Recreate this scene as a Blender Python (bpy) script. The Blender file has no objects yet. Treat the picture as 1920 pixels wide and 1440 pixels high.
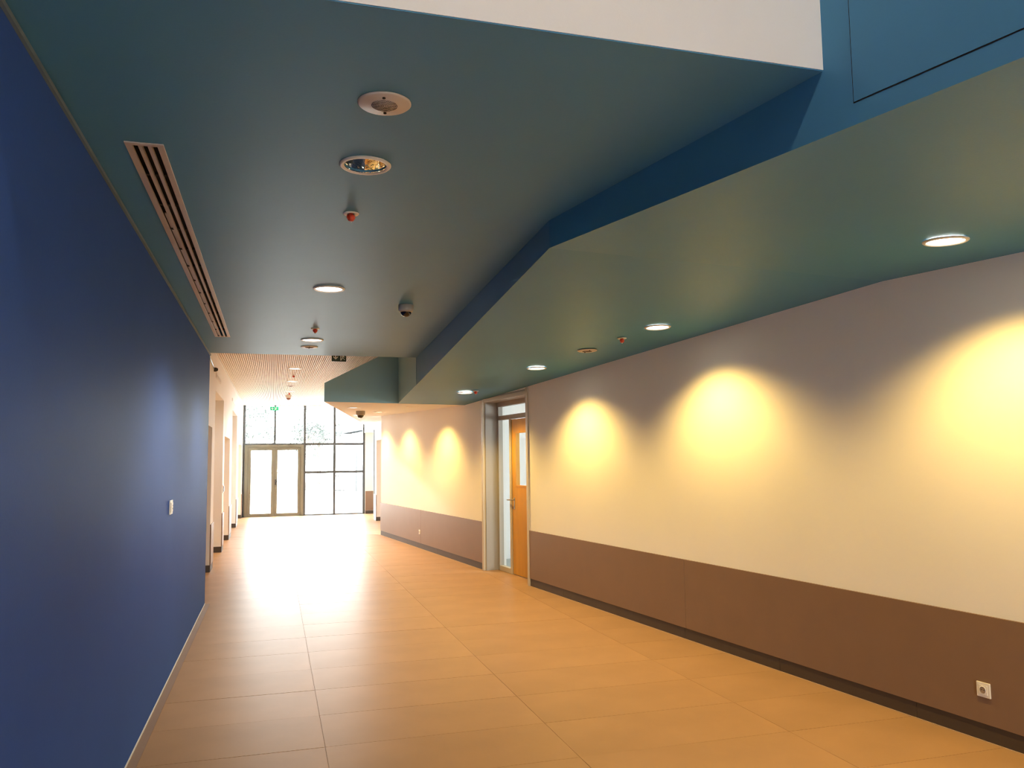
import bpy, bmesh, math, random
from mathutils import Matrix, Vector

random.seed(7)
scene = bpy.context.scene
col = scene.collection

# ------------------------------------------------------------------ camera
F_PX = 1520.0
YAW, PITCH, ROLL = math.radians(16.38), math.radians(5.27), math.radians(-0.73)
cam_d = bpy.data.cameras.new('camera')
cam = bpy.data.objects.new('camera', cam_d)
col.objects.link(cam)
cam_d.sensor_fit = 'HORIZONTAL'
cam_d.sensor_width = 36.0
cam_d.lens = F_PX / 1920.0 * 36.0
cam_d.clip_start, cam_d.clip_end = 0.05, 400
fwd = Vector((math.sin(YAW) * math.cos(PITCH), math.cos(YAW) * math.cos(PITCH), math.sin(PITCH)))
rgt = Vector((math.cos(YAW), -math.sin(YAW), 0))
upv = rgt.cross(fwd)
r2 = rgt * math.cos(ROLL) + upv * math.sin(ROLL)
u2 = upv * math.cos(ROLL) - rgt * math.sin(ROLL)
cam.matrix_world = Matrix(((r2.x, u2.x, -fwd.x, 0), (r2.y, u2.y, -fwd.y, 0), (r2.z, u2.z, -fwd.z, 1.6), (0, 0, 0, 1)))
scene.camera = cam

# ------------------------------------------------------------------ sky, exposure
SKY = 30.0
LAMP = 3.0
world = bpy.data.worlds.new('world')
scene.world = world
world.use_nodes = True
wbg = world.node_tree.nodes['Background']
wbg.inputs['Color'].default_value = (0.93, 0.97, 1.0, 1)
wbg.inputs['Strength'].default_value = SKY
vs = scene.view_settings
vs.view_transform = 'Standard'
vs.look = 'None'
vs.exposure = 0.0
vs.gamma = 1.0
vs.use_curve_mapping = False
scene.cycles.use_denoising = True
scene.cycles.use_adaptive_sampling = True
scene.cycles.adaptive_threshold = 0.04
scene.cycles.filter_width = 1.0
scene.cycles.max_bounces = 9
scene.cycles.diffuse_bounces = 6
scene.cycles.glossy_bounces = 5
scene.cycles.transmission_bounces = 8
scene.cycles.transparent_max_bounces = 12
scene.cycles.sample_clamp_indirect = 10.0
scene.cycles.caustics_reflective = False
scene.cycles.caustics_refractive = False


def portal(name, loc, rot, sx, sy):          # marks the glazed opening for the sky's light (gives no light itself)
    d = bpy.data.lights.new(name, 'AREA')
    d.shape = 'RECTANGLE'
    d.size, d.size_y = sx, sy
    d.cycles.is_portal = True
    o = bpy.data.objects.new(name, d)
    o.location, o.rotation_euler = loc, rot
    col.objects.link(o)
    return o


portal('window_portal', (0.9, 25.35, 1.65), (math.radians(-90), 0, 0), 3.7, 3.4)

WARM = (1.0, 0.65, 0.17)
NEUTRAL = (1.0, 0.89, 0.74)

# ------------------------------------------------------------------ materials
MATS = {}


def mat(name, rgb, rough=0.5, metal=0.0, spec=0.5, emit=None, estr=0.0, noise=0.0, nscale=3.0, bump=0.0, bscale=60.0,
        stretch=None, rand=0.0):
    if name in MATS:
        return MATS[name]
    m = bpy.data.materials.new(name)
    m.use_nodes = True
    nt = m.node_tree
    N, L = nt.nodes, nt.links
    b = N['Principled BSDF']
    b.inputs['Base Color'].default_value = (*rgb, 1)
    b.inputs['Roughness'].default_value = rough
    b.inputs['Metallic'].default_value = metal
    b.inputs['Specular IOR Level'].default_value = spec
    if emit:
        b.inputs['Emission Color'].default_value = (*emit, 1)
        b.inputs['Emission Strength'].default_value = estr
    tc = N.new('ShaderNodeTexCoord')
    src = tc.outputs['Object']
    if stretch:
        mp = N.new('ShaderNodeMapping')
        mp.inputs['Scale'].default_value = stretch
        L.new(src, mp.inputs['Vector'])
        src = mp.outputs['Vector']
    fac = None
    if noise > 0 or rand > 0:
        hsv = N.new('ShaderNodeHueSaturation')
        hsv.inputs['Color'].default_value = (*rgb, 1)
        nz = N.new('ShaderNodeTexNoise')
        nz.inputs['Scale'].default_value = nscale
        nz.inputs['Detail'].default_value = 5
        L.new(src, nz.inputs['Vector'])
        mr = N.new('ShaderNodeMapRange')
        mr.inputs['From Min'].default_value, mr.inputs['From Max'].default_value = 0.3, 0.7
        mr.inputs['To Min'].default_value, mr.inputs['To Max'].default_value = 1 - noise, 1 + noise
        L.new(nz.outputs['Fac'], mr.inputs['Value'])
        out = mr.outputs['Result']
        if rand > 0:
            oi = N.new('ShaderNodeObjectInfo')
            m2 = N.new('ShaderNodeMapRange')
            m2.inputs['To Min'].default_value, m2.inputs['To Max'].default_value = 1 - rand, 1 + rand
            L.new(oi.outputs['Random'], m2.inputs['Value'])
            mu = N.new('ShaderNodeMath')
            mu.operation = 'MULTIPLY'
            L.new(out, mu.inputs[0])
            L.new(m2.outputs['Result'], mu.inputs[1])
            out = mu.outputs[0]
        L.new(out, hsv.inputs['Value'])
        L.new(hsv.outputs['Color'], b.inputs['Base Color'])
    if bump > 0:
        nb = N.new('ShaderNodeTexNoise')
        nb.inputs['Scale'].default_value = bscale
        nb.inputs['Detail'].default_value = 3
        L.new(src, nb.inputs['Vector'])
        bm_ = N.new('ShaderNodeBump')
        bm_.inputs['Strength'].default_value = bump
        bm_.inputs['Distance'].default_value = 0.01
        L.new(nb.outputs['Fac'], bm_.inputs['Height'])
        L.new(bm_.outputs['Normal'], b.inputs['Normal'])
    MATS[name] = m
    return m


def glass_mat(name, tint=(0.97, 0.99, 0.98)):
    m = bpy.data.materials.new(name)
    m.use_nodes = True
    nt = m.node_tree
    N, L = nt.nodes, nt.links
    N.remove(N['Principled BSDF'])
    tr = N.new('ShaderNodeBsdfTransparent')
    tr.inputs['Color'].default_value = (*tint, 1)
    gl = N.new('ShaderNodeBsdfGlossy')
    gl.inputs['Roughness'].default_value = 0.02
    fr = N.new('ShaderNodeFresnel')
    fr.inputs['IOR'].default_value = 1.3
    mx = N.new('ShaderNodeMixShader')
    ge = N.new('ShaderNodeNewGeometry')
    sb_ = N.new('ShaderNodeMath')
    sb_.operation = 'SUBTRACT'
    sb_.inputs[0].default_value = 1.0
    L.new(ge.outputs['Backfacing'], sb_.inputs[1])
    mu = N.new('ShaderNodeMath')
    mu.operation = 'MULTIPLY'
    L.new(fr.outputs[0], mu.inputs[0])
    L.new(sb_.outputs[0], mu.inputs[1])
    L.new(mu.outputs[0], mx.inputs[0])
    L.new(tr.outputs[0], mx.inputs[1])
    L.new(gl.outputs[0], mx.inputs[2])
    L.new(mx.outputs[0], N['Material Output'].inputs['Surface'])
    return m


TEAL = mat('teal_paint', (0.075, 0.240, 0.400), 0.44, spec=0.14, noise=0.03, nscale=1.2, bump=0.04, bscale=120)
PALETEAL = mat('pale_teal_end_faces', (0.28, 0.50, 0.60), 0.5, spec=0.3, noise=0.02, nscale=1.2)  # paler than the soffit's teal, for the bulkhead front and soffit end
BLUE = mat('blue_paint', (0.040, 0.096, 0.340), 0.55, spec=0.02, noise=0.04, nscale=1.0, bump=0.05, bscale=120)
WHITE = mat('white_paint', (0.82, 0.80, 0.77), 0.7, spec=0.25, noise=0.02, nscale=1.0, bump=0.03, bscale=120)
WHITE2 = mat('white_ceiling_paint', (0.82, 0.82, 0.81), 0.7, spec=0.25)
DADO = mat('brown_dado_laminate', (0.215, 0.130, 0.082), 0.42, spec=0.4, noise=0.03, nscale=4, bump=0.02, bscale=200)
SKIRT = mat('dark_brown_skirting', (0.060, 0.041, 0.028), 0.5, noise=0.06, nscale=8)
TILE = mat('floor_tile_stone', (0.372, 0.222, 0.120), 0.36, spec=0.03, noise=0.06, nscale=2.2, bump=0.05, bscale=9, rand=0.015)
GROUT = mat('floor_grout', (0.26, 0.155, 0.083), 0.9)
BORDER = mat('floor_border_tile', (0.23, 0.130, 0.070), 0.5, noise=0.05)
SEAL = mat('white_sealant', (0.72, 0.68, 0.6), 0.5)
SEALB = mat('beige_sealant', (0.50, 0.36, 0.23), 0.6)
WOOD = mat('orange_wood_veneer', (0.56, 0.275, 0.018), 0.4, noise=0.16, nscale=5, stretch=(1, 1, 0.12), bump=0.02)
FRAME = mat('beige_metal_frame', (0.52, 0.46, 0.36), 0.42, spec=0.4)
GREYF = mat('grey_metal_cladding', (0.33, 0.305, 0.27), 0.45, spec=0.5)
DFRAME = mat('entrance_door_metal', (0.20, 0.185, 0.14), 0.5, spec=0.2)
MULL = mat('grey_mullion_metal', (0.06, 0.063, 0.066), 0.5)
CHROME = mat('brushed_steel', (0.62, 0.58, 0.52), 0.28, metal=1.0)
MIRROR = mat('polished_reflector', (0.90, 0.80, 0.62), 0.08, metal=1.0, bump=0.35, bscale=22)
PLASTIC = mat('white_plastic', (0.78, 0.74, 0.68), 0.4)
LUM = mat('luminaire_rim_white', (0.74, 0.70, 0.64), 0.4)
SPK = mat('speaker_plate_cream', (0.56, 0.48, 0.42), 0.45)
PERF = mat('speaker_perforation', (0.52, 0.445, 0.39), 0.6)
DARK = mat('black_void', (0.012, 0.011, 0.010), 0.8)
BLACKP = mat('dark_smoked_dome', (0.012, 0.010, 0.009), 0.12, spec=0.7)
RED = mat('red_sprinkler_cap', (0.62, 0.055, 0.025), 0.4)
SLATM = mat('cream_grooved_ceiling_slat', (0.80, 0.73, 0.63), 0.55, noise=0.03)
SLATB = mat('slat_groove_backing', (0.22, 0.16, 0.11), 0.8)
SIGN = mat('dark_green_sign', (0.010, 0.034, 0.012), 0.4)
SIGNG = mat('bright_green_sign', (0.0, 0.33, 0.14), 0.4, emit=(0.0, 0.5, 0.22), estr=0.15)
PICTO = mat('sign_pictogram_white', (0.75, 0.78, 0.70), 0.5)
LITWARM = mat('lit_diffuser_warm', (0.9, 0.85, 0.75), 0.5, emit=(1.0, 0.90, 0.72), estr=14.0)
LITWHITE = mat('lit_diffuser_white', (0.9, 0.88, 0.84), 0.5, emit=(1.0, 0.95, 0.86), estr=7.0)
DIFFUSER_AL = mat('diffuser_painted_metal', (0.50, 0.42, 0.36), 0.4, spec=0.4)
GLASS = glass_mat('clear_pane_glass')
PAVING = mat('pale_outdoor_paving', (0.55, 0.54, 0.52), 0.8, noise=0.06)
LEAF = mat('tree_leaf', (0.020, 0.028, 0.022), 0.6, noise=0.3, nscale=8)
BARK = mat('tree_bark', (0.10, 0.085, 0.07), 0.8, noise=0.2, nscale=9)
RENDERW = mat('white_house_render', (0.62, 0.62, 0.62), 0.8)
ROOFM = mat('grey_blue_roof', (0.026, 0.032, 0.038), 0.6)
IRON = mat('dark_iron', (0.008, 0.008, 0.008), 0.5)
TRIMTEAL = mat('pale_teal_trim', (0.13, 0.18, 0.20), 0.45)


# ------------------------------------------------------------------ mesh helpers
class B:
    def __init__(s):
        s.v, s.f, s.mi, s.sm = [], [], [], []
        s.cur = 0

    def quad(s, pts):
        i = len(s.v)
        s.v += [tuple(p) for p in pts]
        s.f.append(tuple(range(i, i + len(pts))))
        s.mi.append(s.cur)
        s.sm.append(False)

    def hexa(s, p):                       # 8 points: bottom loop 0-3, top loop 4-7
        i = len(s.v)
        s.v += [tuple(q) for q in p]
        for f in ((0, 3, 2, 1), (4, 5, 6, 7), (0, 1, 5, 4), (1, 2, 6, 5), (2, 3, 7, 6), (3, 0, 4, 7)):
            s.f.append(tuple(i + k for k in f))
            s.mi.append(s.cur)
            s.sm.append(False)
        return s

    def box(s, x0, x1, y0, y1, z0, z1):
        return s.hexa([(x0, y0, z0), (x1, y0, z0), (x1, y1, z0), (x0, y1, z0), (x0, y0, z1), (x1, y0, z1), (x1, y1, z1), (x0, y1, z1)])

    def mbox(s, x0, x1, y0, y1, z0, z1, fn):
        return s.hexa([fn(*q) for q in [(x0, y0, z0), (x1, y0, z0), (x1, y1, z0), (x0, y1, z0), (x0, y0, z1), (x1, y0, z1), (x1, y1, z1), (x0, y1, z1)]])

    def prism(s, bot, top):               # two matching loops
        n = len(bot)
        i = len(s.v)
        s.v += [tuple(q) for q in bot] + [tuple(q) for q in top]
        s.f.append(tuple(i + k for k in reversed(range(n))))
        s.f.append(tuple(i + n + k for k in range(n)))
        s.mi += [s.cur, s.cur]
        s.sm += [False, False]
        for k in range(n):
            k2 = (k + 1) % n
            s.f.append((i + k, i + k2, i + n + k2, i + n + k))
            s.mi.append(s.cur)
            s.sm.append(False)
        return s

    def lathe(s, prof, n=40, c=(0, 0, 0), axis='Z', smooth=True, close=True):
        i = len(s.v)
        for r, z in prof:
            for k in range(n):
                a = 2 * math.pi * k / n
                x, y = r * math.cos(a), r * math.sin(a)
                p = (x, y, z) if axis == 'Z' else ((z, x, y) if axis == 'X' else (x, z, y))
                s.v.append((p[0] + c[0], p[1] + c[1], p[2] + c[2]))
        for j in range(len(prof) - 1):
            for k in range(n):
                k2 = (k + 1) % n
                s.f.append((i + j * n + k, i + j * n + k2, i + (j + 1) * n + k2, i + (j + 1) * n + k))
                s.mi.append(s.cur)
                s.sm.append(smooth)
        if close:
            for j in (0, len(prof) - 1):
                if prof[j][0] > 1e-6:
                    s.f.append(tuple(i + j * n + k for k in range(n)))
                    s.mi.append(s.cur)
                    s.sm.append(False)
        return s

    def tube(s, pts, r, n=8):
        pts = [Vector(p) for p in pts]
        i = len(s.v)
        for j, p in enumerate(pts):
            d = (pts[min(j + 1, len(pts) - 1)] - pts[max(j - 1, 0)]).normalized()
            a = Vector((0, 0, 1)) if abs(d.z) < 0.9 else Vector((1, 0, 0))
            u = d.cross(a).normalized()
            w = d.cross(u)
            rr = r[j] if isinstance(r, (list, tuple)) else r
            for k in range(n):
                t = 2 * math.pi * k / n
                s.v.append(tuple(p + u * rr * math.cos(t) + w * rr * math.sin(t)))
        for j in range(len(pts) - 1):
            for k in range(n):
                k2 = (k + 1) % n
                s.f.append((i + j * n + k, i + j * n + k2, i + (j + 1) * n + k2, i + (j + 1) * n + k))
                s.mi.append(s.cur)
                s.sm.append(True)
        for j in (0, len(pts) - 1):
            s.f.append(tuple(i + j * n + k for k in range(n)))
            s.mi.append(s.cur)
            s.sm.append(False)
        return s

    def mesh(s, name, mats):
        me = bpy.data.meshes.new(name)
        me.from_pydata(s.v, [], s.f)
        for m in mats:
            me.materials.append(m)
        me.polygons.foreach_set('material_index', s.mi)
        me.polygons.foreach_set('use_smooth', s.sm)
        bm = bmesh.new()
        bm.from_mesh(me)
        bmesh.ops.remove_doubles(bm, verts=bm.verts, dist=1e-6)
        bmesh.ops.recalc_face_normals(bm, faces=bm.faces)
        bm.to_mesh(me)
        bm.free()
        me.update()
        return me

    def build(s, name, mats, parent=None, bevel=0.0):
        if not isinstance(mats, (list, tuple)):
            mats = [mats]
        o = bpy.data.objects.new(name, s.mesh(name, mats))
        col.objects.link(o)
        if parent is not None:
            o.parent = parent
        if bevel > 0:
            md = o.modifiers.new('edge', 'BEVEL')
            md.width = bevel
            md.segments = 2
            md.limit_method = 'ANGLE'
        return o


def empty(name, loc=(0, 0, 0), rot=(0, 0, 0)):
    o = bpy.data.objects.new(name, None)
    o.empty_display_size = 0.1
    o.location, o.rotation_euler = loc, rot
    col.objects.link(o)
    return o


def tag(o, label, cat, group=None, kind=None):
    o['label'], o['category'] = label, cat
    if group:
        o['group'] = group
    if kind:
        o['kind'] = kind
    return o


def struct(o, label, cat):
    return tag(o, label, cat, None, 'structure')


def cut(o, cutters):
    """Cut real openings through a slab, then drop the cutters."""
    for c in cutters:
        md = o.modifiers.new('opening', 'BOOLEAN')
        md.operation = 'DIFFERENCE'
        md.solver = 'EXACT'
        md.object = c
    dg = bpy.context.evaluated_depsgraph_get()
    dg.update()
    me = bpy.data.meshes.new_from_object(o.evaluated_get(dg))
    o.modifiers.clear()
    o.data = me
    for c in cutters:
        bpy.data.objects.remove(c)


def clone(src, name, loc, rot=None, label=None, cat=None, group=None):
    """Copy a thing with its parts and sub-parts."""
    def cp(o, parent):
        c = o.copy()
        col.objects.link(c)
        if parent is not None:
            c.parent = parent
            c.matrix_parent_inverse = o.matrix_parent_inverse.copy()
        for ch in [k for k in bpy.data.objects if k.parent == o]:
            cp(ch, c)
        return c
    r = cp(src, None)
    r.name = name
    r.location = loc
    if rot is not None:
        r.rotation_euler = rot
    if label:
        r['label'] = label
    if cat:
        r['category'] = cat
    if group:
        r['group'] = group
    elif 'group' in r:
        del r['group']
    return r


# the right wall runs obliquely: t is the distance along the corridor, d the depth behind the wall's face
WN = Vector((1, 0.113, 0)).normalized()


def WP(t, d, z):
    return (4.254 - 0.113 * t + WN.x * d, t + WN.y * d, z)


def wx(t):
    return 4.254 - 0.113 * t


Z_MAIN, Z_SLAT, Z_VOID = 2.87, 3.28, 5.2
Y_END = 25.1
XB, XW = -0.73, -0.885           # faces of the blue wall and of the white wall beyond it
K = (1.40, 4.02)                 # knee of the folded soffit's edge
RDG = (1.80, 12.24)              # where the soffit's edge meets the ridge


def z_far(y): return 2.86 - 0.0342 * y
def z_near(y): return 2.715 - 0.0375 * (4.3 - y)
def x_low(y): return 0.692 + (y - 12.02) * (2.65 - 0.692) / (Y_END - 12.02)
def z_low(y): return 2.46 + (y - 12.02) * (2.70 - 2.46) / (Y_END - 12.02)


# ------------------------------------------------------------------ floor
fl = B().box(-2.4, 7.6, -4.6, 25.3, -0.12, -0.0025).build('floor', GROUT)
struct(fl, 'terracotta beige tiled corridor floor', 'floor')
tile_mesh = {}


def tile(x0, x1, y0, y1):
    g = 0.0012
    key = (round(x1 - x0, 3), round(y1 - y0, 3))
    if key not in tile_mesh:
        hx, hy = (x1 - x0) / 2 - g, (y1 - y0) / 2 - g
        tile_mesh[key] = B().box(-hx, hx, -hy, hy, -0.012, 0.0).mesh('floor_tile', [TILE])
    o = bpy.data.objects.new('floor_tile', tile_mesh[key])
    o.location = ((x0 + x1) / 2, (y0 + y1) / 2, random.uniform(-0.0006, 0.0))
    o.rotation_euler = (random.uniform(-.0007, .0007), random.uniform(-.0004, .0004), 0)
    o.parent = fl
    col.objects.link(o)


PITCH_Y = 0.595
rows = [5.43 + PITCH_Y * k for k in range(-16, 34)]
for ya in rows:
    yb = min(ya + PITCH_Y, 25.25)
    if yb - ya < 0.05:
        continue
    for c in range(-2, 4):
        xa, xb2 = 0.30 + 1.3 * c, 0.30 + 1.3 * (c + 1)
        if xb2 <= -0.9 and ya < 10.0:
            continue
        if xa > wx(yb) + 0.05 and not (xa < 3.3 and ya > 17.0):
            continue
        tile(xa, xb2, ya, yb)

# ------------------------------------------------------------------ blue wall
wl = B().box(-1.15, XB, -4.6, 10.0, -0.1, Z_VOID).build('wall_left', BLUE)
struct(wl, 'long deep blue painted wall', 'wall')
bl = empty('baseboard_left')
struct(bl, 'thin pale sealant line and border tile under the blue wall', 'skirting')
B().box(XB, XB + 0.006, -4.4, 9.99, 0.0, 0.012).build('sealant_bead', SEAL, bl)
B().box(XB, XB + 0.055, -4.4, 9.99, 0.0, 0.0035).build('border_strip', BORDER, bl)
t1 = B().box(XB, XB + 0.012, 2.19, 9.99, 2.842, 2.859).build('trim_1', TRIMTEAL)
struct(t1, 'slim pale trim along the top of the blue wall', 'trim')

# ------------------------------------------------------------------ white wall beyond the blue wall, with niches
niches = [(11.0, 12.85, 2.12), (13.4, 15.6, 2.72), (16.1, 18.0, 2.09), (18.9, 21.3, 2.75), (22.3, 24.7, 2.10)]
ww = B()
prev = 10.0
XBK = -1.38
for a, b, h in niches:
    ww.box(-1.6, XW, prev, a, -0.1, Z_SLAT + 0.2)
    ww.box(-1.6, XW, a, b, h, Z_SLAT + 0.2)
    ww.box(-1.6, XBK, a, b, -0.1, h)
    prev = b
ww.box(-1.6, XW, prev, 25.4, -0.1, Z_SLAT + 0.2)
wlf = ww.build('wall_left_beyond', WHITE)
struct(wlf, 'white wall with deep door niches beyond the blue wall', 'wall')
piers = [(10.02, 11.0), (12.85, 13.4), (15.6, 16.1), (18.0, 18.9), (21.3, 22.3), (24.7, 25.08)]
blw = empty('baseboard_left_beyond')
struct(blw, 'dark brown skirting round the white niche wall', 'skirting')
for a, b in piers:
    B().box(XW, XW + 0.016, a, b, 0.105, 0.69).build('dado_panel', DADO, wlf, 0.002)
    B().box(XW, XW + 0.010, a, b, 0.0, 0.10).build('skirting_strip', SKIRT, blw)
for a, b, h in niches:
    B().box(XBK, XW, b - 0.012, b, 0.0, 0.10).build('skirting_strip', SKIRT, blw)


def lever(fn, parent, side=1):
    """Lever handle on a plate; fn maps (along, out, up) to the door's frame."""
    b = B().mbox(-0.02, 0.02, 0, 0.006, -0.10, 0.06, fn)
    p = b.build('handle_plate', CHROME, parent, 0.002)
    h = B().tube([fn(0, 0.004, 0.03), fn(0, 0.05, 0.03), fn(side * 0.02, 0.058, 0.03), fn(side * 0.13, 0.056, 0.026)], 0.009, 10).build('door_handle', CHROME, parent)
    k = B().mbox(-0.006, 0.006, 0.006, 0.012, -0.075, -0.045, fn).build('keyhole_cover', CHROME, parent)
    return h


door_no = 2
niche_lab = ['nearest niche of the white wall', 'first tall niche', 'niche between the two tall niches', 'farther tall niche', 'last niche beside the glass wall']
for (a, b, h), nl in zip(niches, niche_lab):
    m = (a + b) / 2
    d = empty('door_%d' % door_no, (XBK, m, 0))
    door_no += 1
    struct(d, 'plain wooden door at the back of the %s' % nl, 'door')
    B().box(0, 0.035, -0.46, 0.46, 0.01, 2.05).build('leaf', WOOD, d, 0.002)
    fr = B().box(0, 0.05, -0.53, -0.465, 0, 2.06).box(0, 0.05, 0.465, 0.53, 0, 2.06)
    if h > 2.08:
        fr.box(0, 0.05, -0.53, 0.53, 2.055, min(2.12, h))
    fr.build('frame', FRAME, d)
    lever(lambda x, y, z: (0.035 + y, 0.38 - x, 1.0 + z), d)

# ------------------------------------------------------------------ right wall
wr = B()
wr.mbox(-4.6, 9.97, 0, 0.34, -0.1, 3.5, WP)
wr.mbox(11.55, 17.80, 0, 0.34, -0.1, 3.5, WP)
wr.mbox(9.97, 11.55, 0, 0.34, 2.50, 3.5, WP)
wro = wr.build('wall_right', WHITE)
struct(wro, 'long white wall washed by warm downlights', 'wall')
brt = empty('baseboard_right')
struct(brt, 'dark brown recessed skirting along the long white wall', 'skirting')


def dado(a, b, parent=wro):
    return B().mbox(a + .002, b - .002, -0.014, 0, 0.097, 0.693, WP).build('dado_panel', DADO, parent, 0.0015)


for a, b in ((-3.6, -0.2), (-0.2, 3.19), (3.19, 6.575), (6.575, 9.935), (11.60, 14.75), (14.75, 17.80)):
    dado(a, b)
sk = [(-3.0 + 1.2 * i, -3.0 + 1.2 * (i + 1)) for i in range(30)]
for a, b in sk:
    for lo, hi in ((-3.6, 9.935), (11.60, 17.80)):
        a2, b2 = max(a, lo), min(b, hi)
        if b2 - a2 > 0.02:
            B().mbox(a2 + .001, b2 - .001, -0.006, 0, 0.0, 0.095, WP).build('skirting_strip', SKIRT, brt)
sb = B().mbox(-3.6, 9.935, -0.011, -0.006, 0.0, 0.003, WP).build('sealant_bead', SEALB, brt)
B().mbox(11.6, 17.8, -0.011, -0.006, 0.0, 0.003, WP).build('sealant_bead', SEALB, brt)

# doorway in the right wall: recessed frame, sidelight, transom light, wooden door
dw = empty('door_1')
struct(dw, 'orange wooden door with sidelight in a recessed grey metal frame', 'door')
D0, D1 = 0.20, 0.27
B().mbox(9.925, 9.985, -0.018, 0.20, 0, 2.515, WP).build('jamb', FRAME, dw, 0.002)
B().mbox(11.535, 11.60, -0.018, 0.02, 0, 2.46, WP).build('jamb', FRAME, dw, 0.002)
B().mbox(11.52, 11.552, 0.02, 0.26, 0, 2.50, WP).build('reveal_panel', GREYF, dw)
B().mbox(9.985, 11.52, 0.0, 0.20, 2.425, 2.50, WP).build('header_panel', GREYF, dw)
B().mbox(9.985, 11.52, -0.016, 0.0, 2.425, 2.475, WP).build('header_trim', FRAME, dw)
B().mbox(9.985, 11.52, D0, D1, 2.36, 2.43, WP).build('frame_rail', GREYF, dw, 0.003)
B().mbox(9.985, 11.52, D0, D1, 2.165, 2.225, WP).build('frame_rail', GREYF, dw, 0.003)
B().mbox(10.975, 11.035, D0 - 0.01, D1, 0, 2.165, WP).build('frame_post', FRAME, dw, 0.003)
B().mbox(11.46, 11.52, D0, D1, 0.0, 2.36, WP).build('frame_post', GREYF, dw, 0.003)
B().mbox(11.035, 11.46, D0, D1, 0.0, 0.07, WP).build('frame_rail', FRAME, dw, 0.003)
B().mbox(9.985, 10.03, D0, D1, 0, 2.36, WP).build('frame_post', GREYF, dw, 0.003)
B().mbox(11.035, 11.46, 0.23, 0.238, 0.07, 2.165, WP).build('sidelight_pane', GLASS, dw)
B().mbox(10.03, 11.46, 0.23, 0.238, 2.225, 2.36, WP).build('transom_pane', GLASS, dw)
lf = B()
for q in ((10.04, 10.29, 0.01, 2.15), (10.83, 10.968, 0.01, 2.15), (10.29, 10.83, 0.01, 1.225), (10.29, 10.83, 1.965, 2.15)):
    lf.mbox(q[0], q[1], 0.205, 0.25, q[2], q[3], WP)
leaf = lf.build('leaf', WOOD, dw)
B().mbox(10.29, 10.83, 0.224, 0.231, 1.225, 1.965, WP).build('vision_pane', GLASS, leaf)
vb = B()
for q in ((10.28, 10.30, 1.215, 1.975), (10.82, 10.84, 1.215, 1.975), (10.30, 10.82, 1.215, 1.235), (10.30, 10.82, 1.955, 1.975)):
    vb.mbox(q[0], q[1], 0.198, 0.257, q[2], q[3], WP)
vb.build('glazing_bead', WOOD, leaf)
lever(lambda x, y, z: WP(10.90 + x, 0.205 - y, 1.0 + z), leaf, 1)

# room behind that door
rm = B()
rm.mbox(12.6, 12.7, 0.36, 3.6, 0, 2.9, WP)
rm.mbox(6.9, 7.0, 0.36, 3.6, 0, 2.9, WP)
rm.mbox(6.9, 12.7, 0.36, 3.6, 2.75, 2.9, WP)
rm.mbox(9.6, 12.7, 3.5, 3.6, 0, 2.9, WP)
rm.mbox(6.9, 7.8, 3.5, 3.6, 0, 2.9, WP)
rm.mbox(7.8, 9.6, 3.5, 3.6, 0, 1.1, WP)
rm.mbox(7.8, 9.6, 3.5, 3.6, 2.1, 2.9, WP)
rmo = rm.build('wall_side_room', WHITE2)
struct(rmo, 'white walled side room seen through the glazed door', 'wall')
sf = B().mbox(6.9, 12.7, 0.30, 3.6, 0.001, 0.006, WP).build('floor_side_room', mat('grey_green_vinyl', (0.30, 0.34, 0.33), 0.4))
struct(sf, 'grey green floor of the side room', 'floor')
portal('side_room_portal', WP(8.7, 3.62, 1.6), (math.radians(90), 0, math.radians(90 + 6.45)), 1.8, 1.0)

# ------------------------------------------------------------------ right side beyond the corner
rf = B()
rf.box(2.1, 3.3, 17.80, 17.98, -0.1, 3.4)
rf.v[:] = []
rf.f[:] = []
rf.mi[:] = []
rf.sm[:] = []
rf.box(3.15, 3.4, 17.7, 25.4, -0.1, 3.4)
rf.box(2.65, 3.15, 22.0, 22.5, -0.1, 3.4)
rf.box(2.65, 3.15, 18.2, 22.0, 2.14, 3.4)
rf.box(2.65, 3.15, 22.5, 25.1, 2.45, 3.4)
rfo = rf.build('wall_right_beyond', WHITE)
struct(rfo, 'white wall with niches beyond the corner by the glass wall', 'wall')
brf = empty('baseboard_right_beyond')
struct(brf, 'brown skirting and dado of the far white pier', 'skirting')
B().box(2.64, 3.15, 21.99, 22.0, 0, 0.10).build('skirting_strip', SKIRT, brf)
B().box(2.64, 2.65, 21.99, 22.5, 0, 0.10).build('skirting_strip', SKIRT, brf)
B().box(2.636, 2.65, 21.985, 22.5, 0.105, 0.69).build('dado_panel', DADO, brf)
B().box(2.635, 2.655, 22.49, 22.53, 0, 2.45).build('corner_trim', MULL, brf)
d = empty('door_%d' % door_no, (3.15, 23.8, 0))
struct(d, 'pale door in the niche at the right end of the glass wall', 'door')
B().box(-0.04, 0, -0.5, 0.5, 0.01, 2.08).build('leaf', WHITE2, d, 0.002)
B().box(-0.05, 0, -0.58, -0.505, 0, 2.15).box(-0.05, 0, 0.505, 0.58, 0, 2.15).box(-0.05, 0, -0.505, 0.505, 2.085, 2.15).build('frame', GREYF, d)
lever(lambda x, y, z: (-0.04 - y, 0.42 - x, 1.0 + z), d)

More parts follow.
